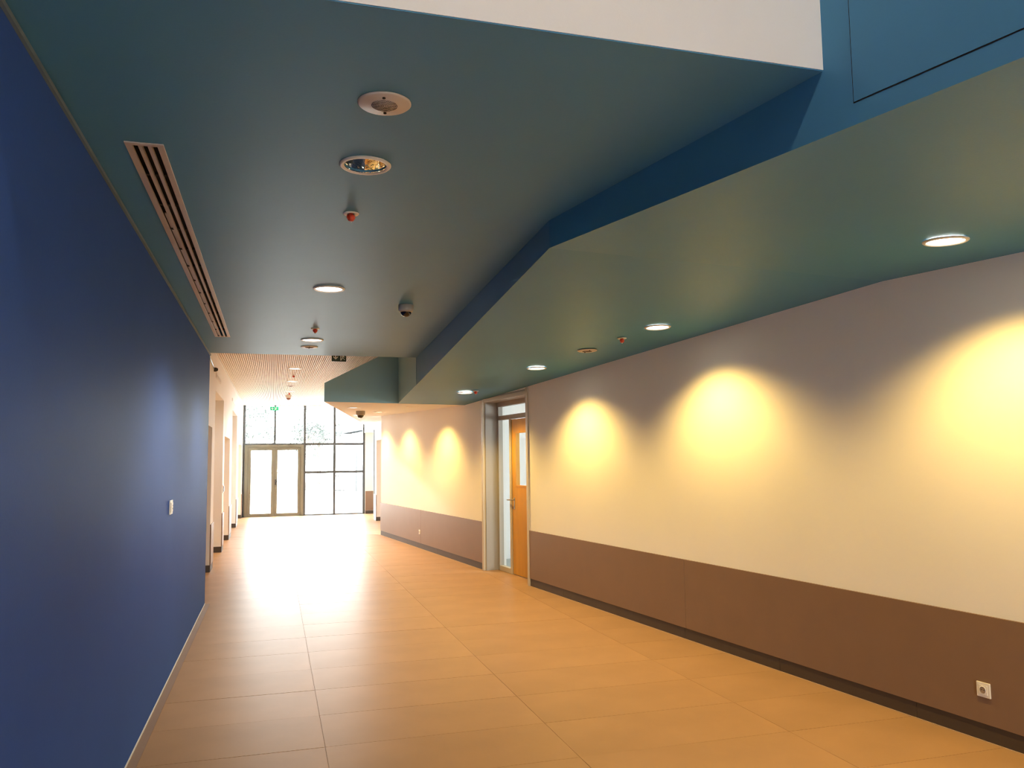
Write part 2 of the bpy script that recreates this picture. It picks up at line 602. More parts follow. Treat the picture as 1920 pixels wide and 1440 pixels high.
# ------------------------------------------------------------------ end wall with glazing
ew = B()
ew.box(2.67, 3.4, Y_END, Y_END + 0.25, -0.1, 3.4)
ew.box(-1.6, -0.86, Y_END, Y_END + 0.25, -0.1, 3.4)
ew.box(-1.6, 3.4, Y_END, Y_END + 0.25, 3.26, 3.6)
ewo = ew.build('wall_end', WHITE)
struct(ewo, 'white pier and head framing the glass end wall', 'wall')
B().box(2.69, 2.93, Y_END - 0.014, Y_END, 0.10, 0.68).build('dado_panel', DADO, ewo)
B().box(2.69, 3.1, Y_END - 0.008, Y_END, 0.0, 0.095).build('skirting_strip', SKIRT, ewo)

w1 = empty('window_1', (0.9, Y_END, 0))
struct(w1, 'tall glass end wall with slim grey mullions', 'window')


def wbox(name, m, x0, x1, y0, y1, z0, z1, parent=w1, bevel=0.0):
    return B().box(x0 - 0.9, x1 - 0.9, y0, y1, z0, z1).build(name, m, parent, bevel)


MX = (-0.84, 0.885, 1.76, 2.64)
for x in MX:
    wbox('mullion', MULL, x - 0.033, x + 0.033, 0.0, 0.10, 0, 3.27)
wbox('mullion', MULL, -0.002, 0.052, 0.0, 0.10, 2.12, 3.27)
wbox('transom', MULL, 0.907, 1.738, 0.01, 0.09, 2.082, 2.147)
wbox('transom', MULL, 1.782, 2.618, 0.01, 0.09, 2.082, 2.147)
wbox('transom', MULL, 0.907, 1.738, 0.01, 0.09, 1.242, 1.307)
wbox('transom', MULL, 1.782, 2.618, 0.01, 0.09, 1.242, 1.307)
wbox('transom', MULL, -0.818, 0.863, 0.01, 0.09, 2.09, 2.145)
wbox('sill', MULL, 0.907, 1.738, 0.01, 0.09, 0, 0.03)
wbox('sill', MULL, 1.782, 2.618, 0.01, 0.09, 0, 0.03)
for x0, x1, z0, z1 in ((0.907, 1.738, 0.03, 1.255), (1.782, 2.618, 0.03, 1.255), (0.907, 1.738, 1.295, 2.095), (1.782, 2.618, 1.295, 2.095),
                       (0.907, 1.738, 2.135, 3.26), (1.782, 2.618, 2.135, 3.26), (-0.818, 0.005, 2.14, 3.26), (0.045, 0.863, 2.14, 3.26)):
    wbox('pane', GLASS, x0, x1, 0.045, 0.053, z0, z1)
dd = empty('door_%d' % (door_no + 1), (0.022, Y_END, 0))
struct(dd, 'double glass entrance door with beige metal frame in the end wall', 'door')
fr = B().box(-0.84, -0.755, -0.02, 0.09, 0, 2.10).box(0.755, 0.84, -0.02, 0.09, 0, 2.10).box(-0.755, 0.755, -0.02, 0.09, 2.03, 2.10)
fr.build('frame', DFRAME, dd, 0.004)
B().box(-0.757, -0.73, 0.061, 0.09, 0, 2.05).box(0.73, 0.757, 0.061, 0.09, 0, 2.05).box(-0.73, 0.73, 0.061, 0.09, 2.005, 2.05).build('door_stop', DFRAME, dd)
B().box(-0.03, 0.03, 0.061, 0.075, 0.015, 2.005).build('meeting_strip', DFRAME, dd)
B().box(-0.755, 0.755, 0.0, 0.10, 0, 0.0095).box(-0.73, 0.73, 0.061, 0.09, 0.0095, 0.05).build('threshold', DFRAME, dd)
for s in (-1, 1):
    l = B()
    x0, x1 = (0.0005, 0.7545)
    for q in ((x0, x0 + 0.085, 0.01, 2.025), (x1 - 0.085, x1, 0.01, 2.025), (x0 + 0.085, x1 - 0.085, 0.01, 0.09), (x0 + 0.085, x1 - 0.085, 1.94, 2.025)):
        xa, xb2 = sorted((s * q[0], s * q[1]))
        l.box(xa, xb2, 0.0, 0.06, q[2], q[3])
    lo = l.build('leaf', DFRAME, dd, 0.004)
    xa, xb2 = sorted((s * (x0 + 0.085), s * (x1 - 0.085)))
    B().box(xa, xb2, 0.026, 0.034, 0.09, 1.94).build('pane', GLASS, lo)
hb = mat('black_handle', (0.03, 0.03, 0.03), 0.35)
B().box(0.02, 0.06, -0.012, 0.0, 0.92, 1.08).build('handle_plate', hb, dd)
B().tube([(0.04, 0, 1.02), (0.04, -0.05, 1.02), (0.06, -0.058, 1.02), (0.17, -0.056, 1.018)], 0.011, 10).build('door_handle', hb, dd)

# ------------------------------------------------------------------ wall behind and void above the viewer
wbb = B().box(-1.2, 0.85, -4.8, -4.55, -0.1, Z_VOID + 0.1).box(2.75, 5.2, -4.8, -4.55, -0.1, Z_VOID + 0.1)
wb = wbb.box(0.85, 2.75, -4.8, -4.55, 2.10, Z_VOID + 0.1).build('wall_back', WHITE)
struct(wb, 'white wall closing the corridor behind the viewer', 'wall')
w2 = empty('window_2', (1.8, -4.7, 0))
struct(w2, 'glazed front behind the viewer', 'window')
for x in (-0.925, 0.0, 0.925):
    B().box(x - 0.025, x + 0.025, -0.05, 0.05, 0, 2.10).build('mullion', MULL, w2)
for x in (-0.4625, 0.4625):
    B().box(x - 0.4375, x + 0.4375, -0.004, 0.004, 0.0, 2.10).build('pane', GLASS, w2)
portal('back_window_portal', (1.8, -4.85, 1.05), (math.radians(90), 0, 0), 1.9, 2.10)
gb = B().box(-40, 40, -80, -4.9, -0.25, -0.06).build('ground_behind', PAVING)
struct(gb, 'pale paving outside the glazed front behind the viewer', 'ground')
vc = B().box(-1.2, 3.6, -4.6, 2.4, Z_VOID, Z_VOID + 0.15).build('ceiling_void', WHITE2)
struct(vc, 'white ceiling high above the open void', 'ceiling')
up = B().box(-1.2, 1.80, 2.188, 2.36, Z_MAIN + 0.004, Z_VOID).build('wall_upstand', WHITE)
struct(up, 'white upstand wall rising above the edge of the blue ceiling', 'wall')

# ------------------------------------------------------------------ main ceiling
poly = [(-1.0, 2.19), (1.745, 2.19), (K[0] + 0.01, K[1]), (1.735, 9.95), (-1.0, 9.95)]
mc = B().prism([(x, y, Z_MAIN) for x, y in poly], [(x, y, Z_MAIN + 0.48) for x, y in poly]).build('ceiling', TEAL)
struct(mc, 'flat dark teal blue ceiling', 'ceiling')
V = dict(x0=-0.586, x1=-0.440, y0=3.40, y1=8.62)
c1 = B().lathe([(0.088, Z_MAIN - 0.1), (0.088, Z_MAIN + 0.2)], 48, (0.362, 3.43, 0), smooth=False).build('cut_a', DARK)
c2 = B().box(V['x0'] + 0.014, V['x1'] - 0.014, V['y0'] + 0.014, V['y1'] - 0.014, Z_MAIN - 0.1, Z_MAIN + 0.12).build('cut_b', DARK)
cut(mc, [c1, c2])

# slatted ceiling beyond
sc = B().box(-1.0, 3.4, 9.95, 25.35, Z_SLAT + 0.02, Z_SLAT + 0.25).build('ceiling_slatted', SLATB)
struct(sc, 'cream grooved slat ceiling beyond the blue ceiling', 'ceiling')
sp = 0.032
smesh = B().box(-0.0115, 0.0115, 0, 15.15, 0, 0.0215).mesh('slat', [SLATM])
nsl = int((2.75 - XW) / sp)
for i in range(nsl):
    o = bpy.data.objects.new('slat', smesh)
    o.location = (XW + 0.02 + sp * (i + 0.5), 9.95, Z_SLAT)
    o.parent = sc
    col.objects.link(o)
t2 = B().box(XW, XW + 0.02, 10.0, 25.1, Z_SLAT - 0.012, Z_SLAT + 0.02).build('trim_2', WHITE2)
struct(t2, 'white shadow trim between slatted ceiling and niche wall', 'trim')

# ------------------------------------------------------------------ folded soffit over the right side
xs = lambda y: K[0] - (y - K[1]) * 0.1831            # edge of the near fold
xe = lambda t: wx(t) + 0.12
so = B()
L0, L1 = (xs(-4.6), -4.6), (xs(-1.0), -1.0)
# near fold
yv = 2.188
bot_near = [(L1[0], -1.0, z_near(-1.0)), (xe(-1.0), -1.0, z_near(-1.0)), (xe(4.3), 4.3, 2.715), (K[0], K[1], 2.72)]
so.prism(bot_near, [(x, y, Z_VOID if y < 3 else Z_VOID) for x, y, z in bot_near])
bot_back = [(L0[0], -4.6, 2.52), (xe(-4.6), -4.6, 2.52), (xe(-1.0), -1.0, z_near(-1.0)), (L1[0], -1.0, z_near(-1.0))]
so.prism(bot_back, [(x, y, Z_VOID) for x, y, z in bot_back])
bot_far = [(K[0], K[1], 2.72), (xe(4.3), 4.3, 2.715), (xe(12.37), 12.37, 2.444), (RDG[0], RDG[1], 2.455)]
so.prism(bot_far, [(x, y, 3.40) for x, y, z in bot_far])
soo = so.build('ceiling_soffit', TEAL)
struct(soo, 'lower folded teal soffit over the long white wall', 'ceiling')
fx = (RDG[0] - K[0]) / (RDG[1] - K[1])
e0, e1 = (K[0] + fx * (9.955 - K[1]), 9.955), (RDG[0] - 0.0004, RDG[1] - 0.002)
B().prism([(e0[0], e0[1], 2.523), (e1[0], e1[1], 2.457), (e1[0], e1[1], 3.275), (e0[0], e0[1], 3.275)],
          [(e0[0] - 0.004, e0[1], 2.523), (e1[0] - 0.004, e1[1], 2.457), (e1[0] - 0.004, e1[1], 3.275), (e0[0] - 0.004, e0[1], 3.275)]).build('pale_end_overlay', PALETEAL, soo)  # thin overlay that makes the far end of the upright face paler
# access panel in the soffit's upright face
kd = Vector((xs(0) - K[0], -K[1], 0)).normalized()
kn = Vector((-kd.y, kd.x, 0))
if kn.x > 0:
    kn = -kn


def CP(a, d, z):          # a metres from the knee towards the viewer, d proud of the face
    return (K[0] + kd.x * a + kn.x * d, K[1] + kd.y * a + kn.y * d, z)


a0 = 1.975
def zb(a): return 2.712 - 0.0375 * (a - a0) * 0.98
ap = B().prism([CP(a0, 0, zb(a0)), CP(3.6, 0, zb(3.6)), CP(3.6, 0, 4.2), CP(a0, 0, 4.2)],
               [CP(a0, 0.0012, zb(a0)), CP(3.6, 0.0012, zb(3.6)), CP(3.6, 0.0012, 4.2), CP(a0, 0.0012, 4.2)]).build('panel_joint', DARK, soo)
g = 0.0035
apan = B().prism([CP(a0 + g, 0, zb(a0) + g), CP(3.6 - g, 0, zb(3.6) + g), CP(3.6 - g, 0, 4.2 - g), CP(a0 + g, 0, 4.2 - g)],
                 [CP(a0 + g, 0.003, zb(a0) + g), CP(3.6 - g, 0.003, zb(3.6) + g), CP(3.6 - g, 0.003, 4.2 - g), CP(a0 + g, 0.003, 4.2 - g)]).build('access_panel', TEAL, soo)

# wedge-shaped bulkhead and the low ceiling running from it to the glass
lo = B()


def section(y0, xl, xr, zbm):
    dz = 0.272
    run = min(1.04, xr - xl - 0.02)
    return [(xl, y0, zbm), (xl, y0, zbm + dz), (xl + run, y0 + run * 0.19 * (1 if y0 < 13 else 0), zbm + dz + run * 0.527), (xr, y0 + (xr - xl) * 0.158 * (1 if y0 < 13 else 0), zbm + dz + run * 0.527), (xr, y0 + (xr - xl) * 0.158 * (1 if y0 < 13 else 0), zbm - (0.015 if y0 < 13 else 0))]


s0 = section(12.02, 0.692, 3.0, 2.46)
s1 = section(17.79, x_low(17.79), 2.36, z_low(17.79))
s2 = section(17.79, x_low(17.79), 3.3, z_low(17.79))
s3 = section(Y_END - 0.002, 2.65, 3.3, z_low(Y_END))
n = 5
for A_, B_ in ((s0, s1), (s2, s3)):
    i = len(lo.v)
    lo.v += A_ + B_
    for k in range(n):
        k2 = (k + 1) % n
        lo.f.append((i + k, i + k2, i + n + k2, i + n + k))
        lo.mi.append(0)
        lo.sm.append(False)
    lo.f.append(tuple(i + k for k in range(n)))
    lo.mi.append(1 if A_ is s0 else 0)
    lo.f.append(tuple(i + n + k for k in range(n)))
    lo.mi.append(0)
    lo.sm += [False, False]
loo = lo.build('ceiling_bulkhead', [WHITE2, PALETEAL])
struct(loo, 'wedge shaped pale teal bulkhead ending in a low white ceiling towards the glass wall', 'ceiling')


# ------------------------------------------------------------------ ceiling fittings (origin on the ceiling's face, body below)
def downlight(loc, rot, label, group, lit, color, power, r=0.108, angle=136, blend=0.65):
    root = empty('ceiling_light', loc, rot)
    tag(root, label, 'ceiling light', group)
    B().lathe([(r - 0.020, 0.0), (r, 0.0), (r, -0.004), (r - 0.006, -0.009), (r - 0.016, -0.009), (r - 0.020, -0.004)], 48, close=False).build('rim', LUM, root)
    if lit is not None:
        B().lathe([(r - 0.019, -0.0005), (r - 0.019, -0.003), (0.0, -0.003)], 48, close=False).build('diffuser', lit, root)
    if power > 0:
        d = bpy.data.lights.new('lamp', 'SPOT')
        d.energy = power * LAMP
        d.color = color
        d.spot_size = math.radians(angle)
        d.spot_blend = blend
        d.shadow_soft_size = 0.045
        o = bpy.data.objects.new('lamp', d)
        o.location = (0, 0, -0.052)
        o.parent = root
        col.objects.link(o)
    return root


RF, RN, RL = -0.0342, 0.0375, 0.0184
gs = 'downlights in the soffit beside the white wall'
soffit_l = [((3.259, 3.248, z_near(3.248)), RN, 'lit round downlight in the soffit nearest the viewer, largest of its row'),
            ((2.993, 5.946, z_far(5.946)), RF, 'lit round soffit downlight before the small red sprinkler'),
            ((2.720, 8.302, z_far(8.302)), RF, 'lit round soffit downlight between the soffit speaker and the door'),
            ((2.462, 10.622, z_far(10.622)), RF, 'lit round soffit downlight with a red sprinkler right beside it, facing the door')]
for p, rx, lab in soffit_l:
    downlight((p[0], p[1], p[2] - 0.0005), (rx, 0, 0), lab, gs, LITWARM, WARM, 58)
gl_ = 'downlights in the low ceiling behind the bulkhead'
for i, t in enumerate((13.15, 15.45, 17.3)):
    downlight((wx(t) - 0.6, t, z_low(t) - 0.006), (RL, 0, 0), 'round low ceiling downlight behind the bulkhead ridge, %s' % ('right behind the ridge', 'above the far wall socket', 'beside the far corner')[i], gl_, LITWARM, WARM, 55)
downlight((1.27, 13.75, z_low(13.75) - 0.003), (RL, 0, 0), 'round lit downlight seen under the bulkhead next to the small dome camera', gl_, LITWHITE, NEUTRAL, 20)
# lights behind the viewer and up in the void
for y in (0.6, -2.0):
    downlight((wx(y) - 0.62, y, (z_near(y) if y > -1 else 2.52) - 0.001), (RN if y > -1 else 0, 0, 0), 'soffit downlight behind the viewer, %s' % ('first' if y > 0 else 'second'), gs, LITWARM, WARM, 58)
for x, y in ((0.5, 0.6), (0.5, -2.2)):
    downlight((x, y, Z_VOID - 0.001), (0, 0, 0), 'downlight high in the void, %s' % ('near the upstand' if y > 0 else 'near the back wall'), 'downlights in the void', LITWHITE, (1.0, 0.80, 0.55), 42, angle=150)

gm = 'round downlights in the flat blue ceiling'
downlight((0.375, 6.04, Z_MAIN), (0, 0, 0), 'lit downlight in mid blue ceiling, beyond the unlit one', gm, LITWHITE, NEUTRAL, 40, r=0.116)
downlight((0.370, 8.67, Z_MAIN), (0, 0, 0), 'lit downlight in blue ceiling just before the round white speaker', gm, LITWHITE, NEUTRAL, 40, r=0.116)
u = downlight((0.362, 3.43, Z_MAIN), (0, 0, 0), 'unlit downlight showing its mirrored reflector bowl', gm, None, NEUTRAL, 0, r=0.110)
B().lathe([(0.090, -0.003), (0.086, 0.02), (0.078, 0.06), (0.062, 0.10), (0.040, 0.125), (0.0, 0.13)], 48, close=False).build('reflector', MIRROR, u)
bl_ = B().tube([(0.02, 0.0, 0.11), (0.02, 0.0, 0.05)], 0.011, 12).tube([(-0.02, 0.0, 0.11), (-0.02, 0.0, 0.05)], 0.011, 12)
bl_.build('lamp_tube', PLASTIC, u)
gv = 'slim round downlights in the slatted ceiling'
for i, y in enumerate((15.1, 17.55, 20.0)):
    downlight((0.345, y, Z_SLAT - 0.001), (0, 0, 0), ['first round light in the slatted ceiling, before the sprinkler', 'second round light in the slatted ceiling, just past the sprinkler', 'third round light in the slatted ceiling, before the dome detector'][i], gv, LITWHITE, (1.0, 0.93, 0.84), 60, r=0.115)


def speaker(loc, rot, label, r=0.095, m=PLASTIC):
    root = empty('ceiling_speaker', loc, rot)
    tag(root, label, 'speaker', 'round ceiling speakers')
    B().lathe([(0.0, 0.0), (r, 0.0), (r, -0.003), (r - 0.006, -0.008), (0.0, -0.010)], 48).build('cover_plate', m, root)
    pf = B()
    for ring in range(1, 9):
        rr = ring * 0.0055 * r / 0.095
        kk = 6 * ring
        for j in range(kk):
            a = 2 * math.pi * j / kk
            pf.lathe([(0.0017, -0.0113), (0.0017, -0.0095)], 6, (rr * math.cos(a), rr * math.sin(a), 0), smooth=False)
    pg = pf.build('perforations', DARK, root)
    pg['kind'] = 'stuff'
    B().lathe([(0.047 * r / 0.095, -0.0092), (0.047 * r / 0.095, -0.0106), (0, -0.0108)], 32, close=False).build('speaker_mesh', PERF, root)
    for s in (-1, 1):
        B().lathe([(0.0055, -0.007), (0.0055, -0.0125), (0, -0.0125)], 12, (0, s * 0.062 * r / 0.095, 0)).build('screw', DARK, root)
    return root


sp0 = speaker((0.362, 2.80, Z_MAIN), (0, 0, math.radians(-9)), 'large round ceiling speaker with two screws near the white upstand', m=SPK)
speaker((0.363, 9.21, Z_MAIN), (0, 0, 0), 'round white ceiling speaker by the slatted ceiling, just past the lit downlight', m=PLASTIC)
clone(sp0, 'ceiling_speaker', (2.844, 7.128, z_far(7.128)), (RF, 0, 0), 'round cream speaker in the soffit beside a small sprinkler', None, 'round ceiling speakers')
clone(sp0, 'ceiling_speaker', (0.345, 18.7, Z_SLAT), None, 'small speaker plate in the slatted ceiling, a thin grey line', None, 'round ceiling speakers')


def sprinkler(loc, rot, label):
    root = empty('sprinkler', loc, rot)
    tag(root, label, 'sprinkler', 'red capped ceiling sprinklers')
    B().lathe([(0.018, 0.0), (0.041, 0.0), (0.041, -0.003), (0.035, -0.008), (0.020, -0.004)], 28, close=False).build('escutcheon', PLASTIC, root)
    B().lathe([(0.012, 0.0), (0.012, -0.012), (0.019, -0.012), (0.0195, -0.028), (0.014, -0.038), (0.009, -0.041), (0.0, -0.042)], 20).build('cap', RED, root)
    B().tube([(-0.019, 0, -0.010), (-0.022, 0, -0.024), (-0.012, 0, -0.035)], 0.003, 6).tube([(0.019, 0, -0.010), (0.022, 0, -0.024), (0.012, 0, -0.035)], 0.003, 6).build('frame_arm', RED, root)
    B().lathe([(0.004, -0.041), (0.004, -0.047), (0.0, -0.048)], 10).build('tip', PLASTIC, root)
    return root


sk0 = sprinkler((0.365, 4.145, Z_MAIN), (0, 0, 0.4), 'red sprinkler with white ring just past the unlit downlight')
for p, rx, lab in (((0.365, 7.92, Z_MAIN), 0, 'small red sprinkler before the second lit downlight of the blue ceiling'),
                   ((2.909, 6.469, z_far(6.469)), RF, 'small red sprinkler in the soffit beside the cream speaker'),
                   ((2.562, 10.43, z_far(10.43)), RF, 'tiny red sprinkler touching the last soffit downlight near the door'),
                   ((0.35, 16.35, Z_SLAT), 0, 'tiny red sprinkler between the first two lights of the slatted ceiling'),
                   ((0.345, 20.6, Z_SLAT), 0, 'tiny dark sprinkler just before the dome detector of the slatted ceiling')):
    clone(sk0, 'sprinkler', p, (rx, 0, 0.4), lab, None, 'red capped ceiling sprinklers')


def dome(loc, rot, label, body, domem, k=1.0):
    root = empty('dome_camera', loc, rot)
    tag(root, label, 'camera')
    B().lathe([(0.060 * k, 0.0), (0.062 * k, -0.006), (0.062 * k, -0.035 * k), (0.058 * k, -0.052 * k), (0.048 * k, -0.058 * k), (0.046 * k, -0.052 * k)], 36, close=False).build('housing', body, root)
    B().lathe([(0.045 * k, -0.053 * k), (0.043 * k, -0.070 * k), (0.034 * k, -0.086 * k), (0.018 * k, -0.096 * k), (0.0, -0.099 * k)], 32, close=False).build('dome', domem, root)
    B().lathe([(0.047 * k, -0.052 * k), (0.050 * k, -0.058 * k), (0.046 * k, -0.061 * k), (0.0445 * k, -0.056 * k)], 32, close=False).build('dome_ring', CHROME, root)
    return root


GREYH = mat('grey_camera_housing', (0.36, 0.35, 0.33), 0.5)
dm = dome((1.026, 6.556, Z_MAIN), (0, 0, 0), 'grey dome security camera on the blue ceiling beside the folded soffit', GREYH, BLACKP)
dome((1.526, 15.13, z_low(15.13) - 0.002), (RL, 0, 0), 'small dark dome camera on the low ceiling under the bulkhead', GREYH, BLACKP, 1.35)
dome((0.34, 21.3, Z_SLAT), (0, 0, 0), 'brownish dome detector on the slatted ceiling close to the glass wall', PLASTIC, mat('brown_dome', (0.25, 0.09, 0.06), 0.3), 1.25)

# ------------------------------------------------------------------ linear slot diffuser
ve = empty('slot_air_diffuser', ((V['x0'] + V['x1']) / 2, V['y0'], Z_MAIN))
tag(ve, 'long three slot air diffuser in the blue ceiling beside the blue wall', 'air vent')
hw = (V['x1'] - V['x0']) / 2
LN = V['y1'] - V['y0']
fr = B()
fr.box(-hw, -hw + 0.026, 0, LN, -0.006, 0.006).box(hw - 0.026, hw, 0, LN, -0.006, 0.006)
fr.box(-hw + 0.026, hw - 0.026, 0, 0.026, -0.006, 0.006).box(-hw + 0.026, hw - 0.026, LN - 0.026, LN, -0.006, 0.006)
fr.build('frame', DIFFUSER_AL, ve, 0.0015)
inner = 2 * (hw - 0.026)
slot = 0.0215
bar = (inner - 3 * slot) / 2
for i in range(2):
    x0 = -hw + 0.026 + slot + i * (slot + bar)
    B().box(x0, x0 + bar, 0.026, LN - 0.026, -0.006, 0.010).build('slot_bar', DIFFUSER_AL, ve)
B().box(-hw + 0.016, hw - 0.016, 0.016, LN - 0.016, 0.095, 0.10).build('plenum_top', DARK, ve)
B().box(-hw + 0.0145, -hw + 0.018, 0.016, LN - 0.016, 0.006, 0.095).box(hw - 0.018, hw - 0.0145, 0.016, LN - 0.016, 0.006, 0.095).build('plenum_side', DARK, ve)
for i in range(3):
    xc = -hw + 0.026 + slot / 2 + i * (slot + bar)
    for j in range(11):
        yc = 0.40 + j * 0.44
        if yc > LN - 0.1:
            break
        B().box(xc - slot / 2 + 0.001, xc + slot / 2 - 0.001, yc - 0.012, yc + 0.012, 0.004, 0.016).build('blade_clip', DARK, ve)
    if i == 0:
        B().box(xc - 0.006, xc + 0.006, 1.0, LN - 0.05, 0.008, 0.013).build('deflector_blade', DIFFUSER_AL, ve)

# ------------------------------------------------------------------ exit signs
es = empty('exit_sign', (0.895, 12.0, 3.048))
tag(es, 'dark green hanging exit sign with white arrow and running figure below the slatted ceiling', 'sign')
sw, sh = 0.208, 0.115
B().box(-sw / 2, sw / 2, -0.012, 0.012, 0, sh).build('panel', SIGN, es, 0.002)
for x in (-0.07, 0.07):
    B().tube([(x, 0, sh), (x, 0, Z_SLAT - 3.048)], 0.003, 6).build('hanger', CHROME, es)


def flat(pts, name, m, parent, y=-0.0135, d=0.0015):
    return B().prism([(x, y, z) for x, z in pts], [(x, y + d, z) for x, z in pts]).build(name, m, parent)


def exit_art(parent, k, x0, y=-0.0135, m=PICTO):
    ax, az = x0 + 0.056 * k, 0.055 * k
    flat([(ax, az - 0.030 * k), (ax + 0.034 * k, az + 0.004 * k), (ax + 0.034 * k, az + 0.022 * k), (ax + 0.008 * k, az - 0.002 * k), (ax + 0.008 * k, az + 0.045 * k),
          (ax - 0.008 * k, az + 0.045 * k), (ax - 0.008 * k, az - 0.002 * k), (ax - 0.034 * k, az + 0.022 * k), (ax - 0.034 * k, az + 0.004 * k)], 'arrow', m, parent, y)
    dx = x0 + 0.122 * k
    flat([(dx, 0.012 * k), (dx + 0.014 * k, 0.012 * k), (dx + 0.014 * k, 0.102 * k), (dx, 0.102 * k)], 'doorway_mark', m, parent, y)
    fx = x0 + 0.160 * k
    h = B()
    h.lathe([(0.008 * k, y), (0.008 * k, y + 0.0015)], 16, (fx + 0.008 * k, 0, 0.094 * k), axis='Y', smooth=False)
    h.prism([(fx - 0.010 * k, y, 0.052 * k), (fx + 0.004 * k, y, 0.048 * k), (fx + 0.014 * k, y, 0.082 * k), (fx - 0.002 * k, y, 0.084 * k)],
            [(fx - 0.010 * k, y + .0015, 0.052 * k), (fx + 0.004 * k, y + .0015, 0.048 * k), (fx + 0.014 * k, y + .0015, 0.082 * k), (fx - 0.002 * k, y + .0015, 0.084 * k)])
    for p in ([(0.010, 0.078), (0.030, 0.062), (0.028, 0.056), (0.006, 0.070)], [(-0.002, 0.082), (-0.022, 0.070), (-0.020, 0.063), (-0.002, 0.074)],
              [(0.000, 0.052), (0.030, 0.030), (0.026, 0.022), (-0.008, 0.046)], [(-0.008, 0.052), (-0.012, 0.024), (-0.030, 0.014), (-0.030, 0.022), (-0.020, 0.028), (-0.016, 0.054)]):
        h.prism([(fx + a * k, y, b * k) for a, b in p], [(fx + a * k, y + .0015, b * k) for a, b in p])
    h.build('running_figure', m, parent)


exit_art(es, 1.0, -sw / 2)
e2 = empty('exit_sign', (0.0, 24.85, 3.10))
tag(e2, 'small bright green exit sign hung in front of the glass end wall', 'sign')
B().box(-0.118, 0.118, -0.012, 0.012, 0, 0.115).build('panel', SIGNG, e2, 0.002)
for x in (-0.07, 0.07):
    B().tube([(x, 0, 0.115), (x, 0, Z_SLAT - 3.10)], 0.003, 6).build('hanger', CHROME, e2)
exit_art(e2, 1.0, -0.114)

# ------------------------------------------------------------------ sockets, switch, grilles
def socket(fn, label):
    root = empty('wall_socket')
    tag(root, label, 'socket', 'square white wall sockets')
    B().mbox(-0.041, 0.041, 0, 0.009, -0.041, 0.041, fn).build('plate', PLASTIC, root, 0.003)
    B().mbox(-0.026, 0.026, 0.009, 0.012, -0.026, 0.026, fn).build('insert', PLASTIC, root, 0.001)
    ring = B()
    nn = 28
    for k in range(nn):
        a, b = 2 * math.pi * k / nn, 2 * math.pi * (k + 1) / nn
        ring.quad([fn(0.021 * math.cos(a), 0.0125, 0.021 * math.sin(a)), fn(0.021 * math.cos(b), 0.0125, 0.021 * math.sin(b)),
                   fn(0.018 * math.cos(b), 0.0145, 0.018 * math.sin(b)), fn(0.018 * math.cos(a), 0.0145, 0.018 * math.sin(a))])
    ring.build('socket_ring', PLASTIC, root)
    wv = B()
    wv.prism([fn(0.018 * math.cos(2 * math.pi * k / nn), 0.0118, 0.018 * math.sin(2 * math.pi * k / nn)) for k in range(nn)],
             [fn(0.018 * math.cos(2 * math.pi * k / nn), 0.0126, 0.018 * math.sin(2 * math.pi * k / nn)) for k in range(nn)])
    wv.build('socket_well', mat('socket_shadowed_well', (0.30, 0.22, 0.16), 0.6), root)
    for s in (-1, 1):
        B().prism([fn(s * 0.0075 + 0.0026 * math.cos(2 * math.pi * k / 10), 0.0126, 0.0026 * math.sin(2 * math.pi * k / 10)) for k in range(10)],
                  [fn(s * 0.0075 + 0.0026 * math.cos(2 * math.pi * k / 10), 0.0132, 0.0026 * math.sin(2 * math.pi * k / 10)) for k in range(10)]).build('pin_hole', DARK, root)
    return root


socket(lambda a, o, z: WP(3.735 - a, -0.014 - o, 0.285 + z), 'square white socket on the nearer brown dado panel')
socket(lambda a, o, z: WP(14.80 - a, -0.014 - o, 0.297 + z), 'small white socket on the far brown dado beyond the door')
ls = empty('light_switch', (XB, 6.52, 1.275))
tag(ls, 'white double light switch plate on the blue wall', 'switch')
B().box(0, 0.010, -0.078, 0.078, -0.052, 0.052).build('plate', PLASTIC, ls, 0.003)
B().box(0.010, 0.017, -0.066, -0.006, -0.034, 0.034).build('rocker', PLASTIC, ls, 0.002)
B().box(0.010, 0.013, 0.006, 0.066, -0.034, 0.034).build('outlet_insert', PLASTIC, ls, 0.002)
for s in (-1, 1):
    B().lathe([(0.005, 0.0125), (0.005, 0.0145)], 12, (0, 0.038, s * 0.011), axis='X', smooth=False).build('pin_hole', DARK, ls)
s2_ = empty('light_switch', (XW, 15.85, 1.12))
tag(s2_, 'small white switch on the pale pier between the niches', 'switch')
B().box(0, 0.010, -0.11, 0.11, -0.075, 0.075).build('plate', PLASTIC, s2_, 0.003)
B().box(0.010, 0.020, -0.08, -0.01, -0.05, 0.05).build('rocker', hb, s2_)
B().box(0.010, 0.020, 0.02, 0.09, -0.05, 0.05).build('rocker', PLASTIC, s2_)


def grille(y0, y1, z0, z1, label):
    root = empty('air_grille', (XW, (y0 + y1) / 2, z0))
    tag(root, label, 'air vent', 'long wall grilles over the tall niches')
    h, l = z1 - z0, (y1 - y0) / 2
    B().box(0, 0.012, -l, l, 0, 0.012).box(0, 0.012, -l, l, h - 0.012, h).box(0, 0.012, -l, -l + 0.015, 0.012, h - 0.012).box(0, 0.012, l - 0.015, l, 0.012, h - 0.012).build('frame', PLASTIC, root)
    B().box(0, 0.002, -l + 0.015, l - 0.015, 0.012, h - 0.012).build('backing', mat('grille_backing', (0.16, 0.14, 0.11), 0.8), root)
    for k in range(3):
        z = 0.022 + k * (h - 0.04) / 2
        B().box(0.002, 0.011, -l + 0.015, l - 0.015, z - 0.003, z + 0.003).build('slat', PLASTIC, root)


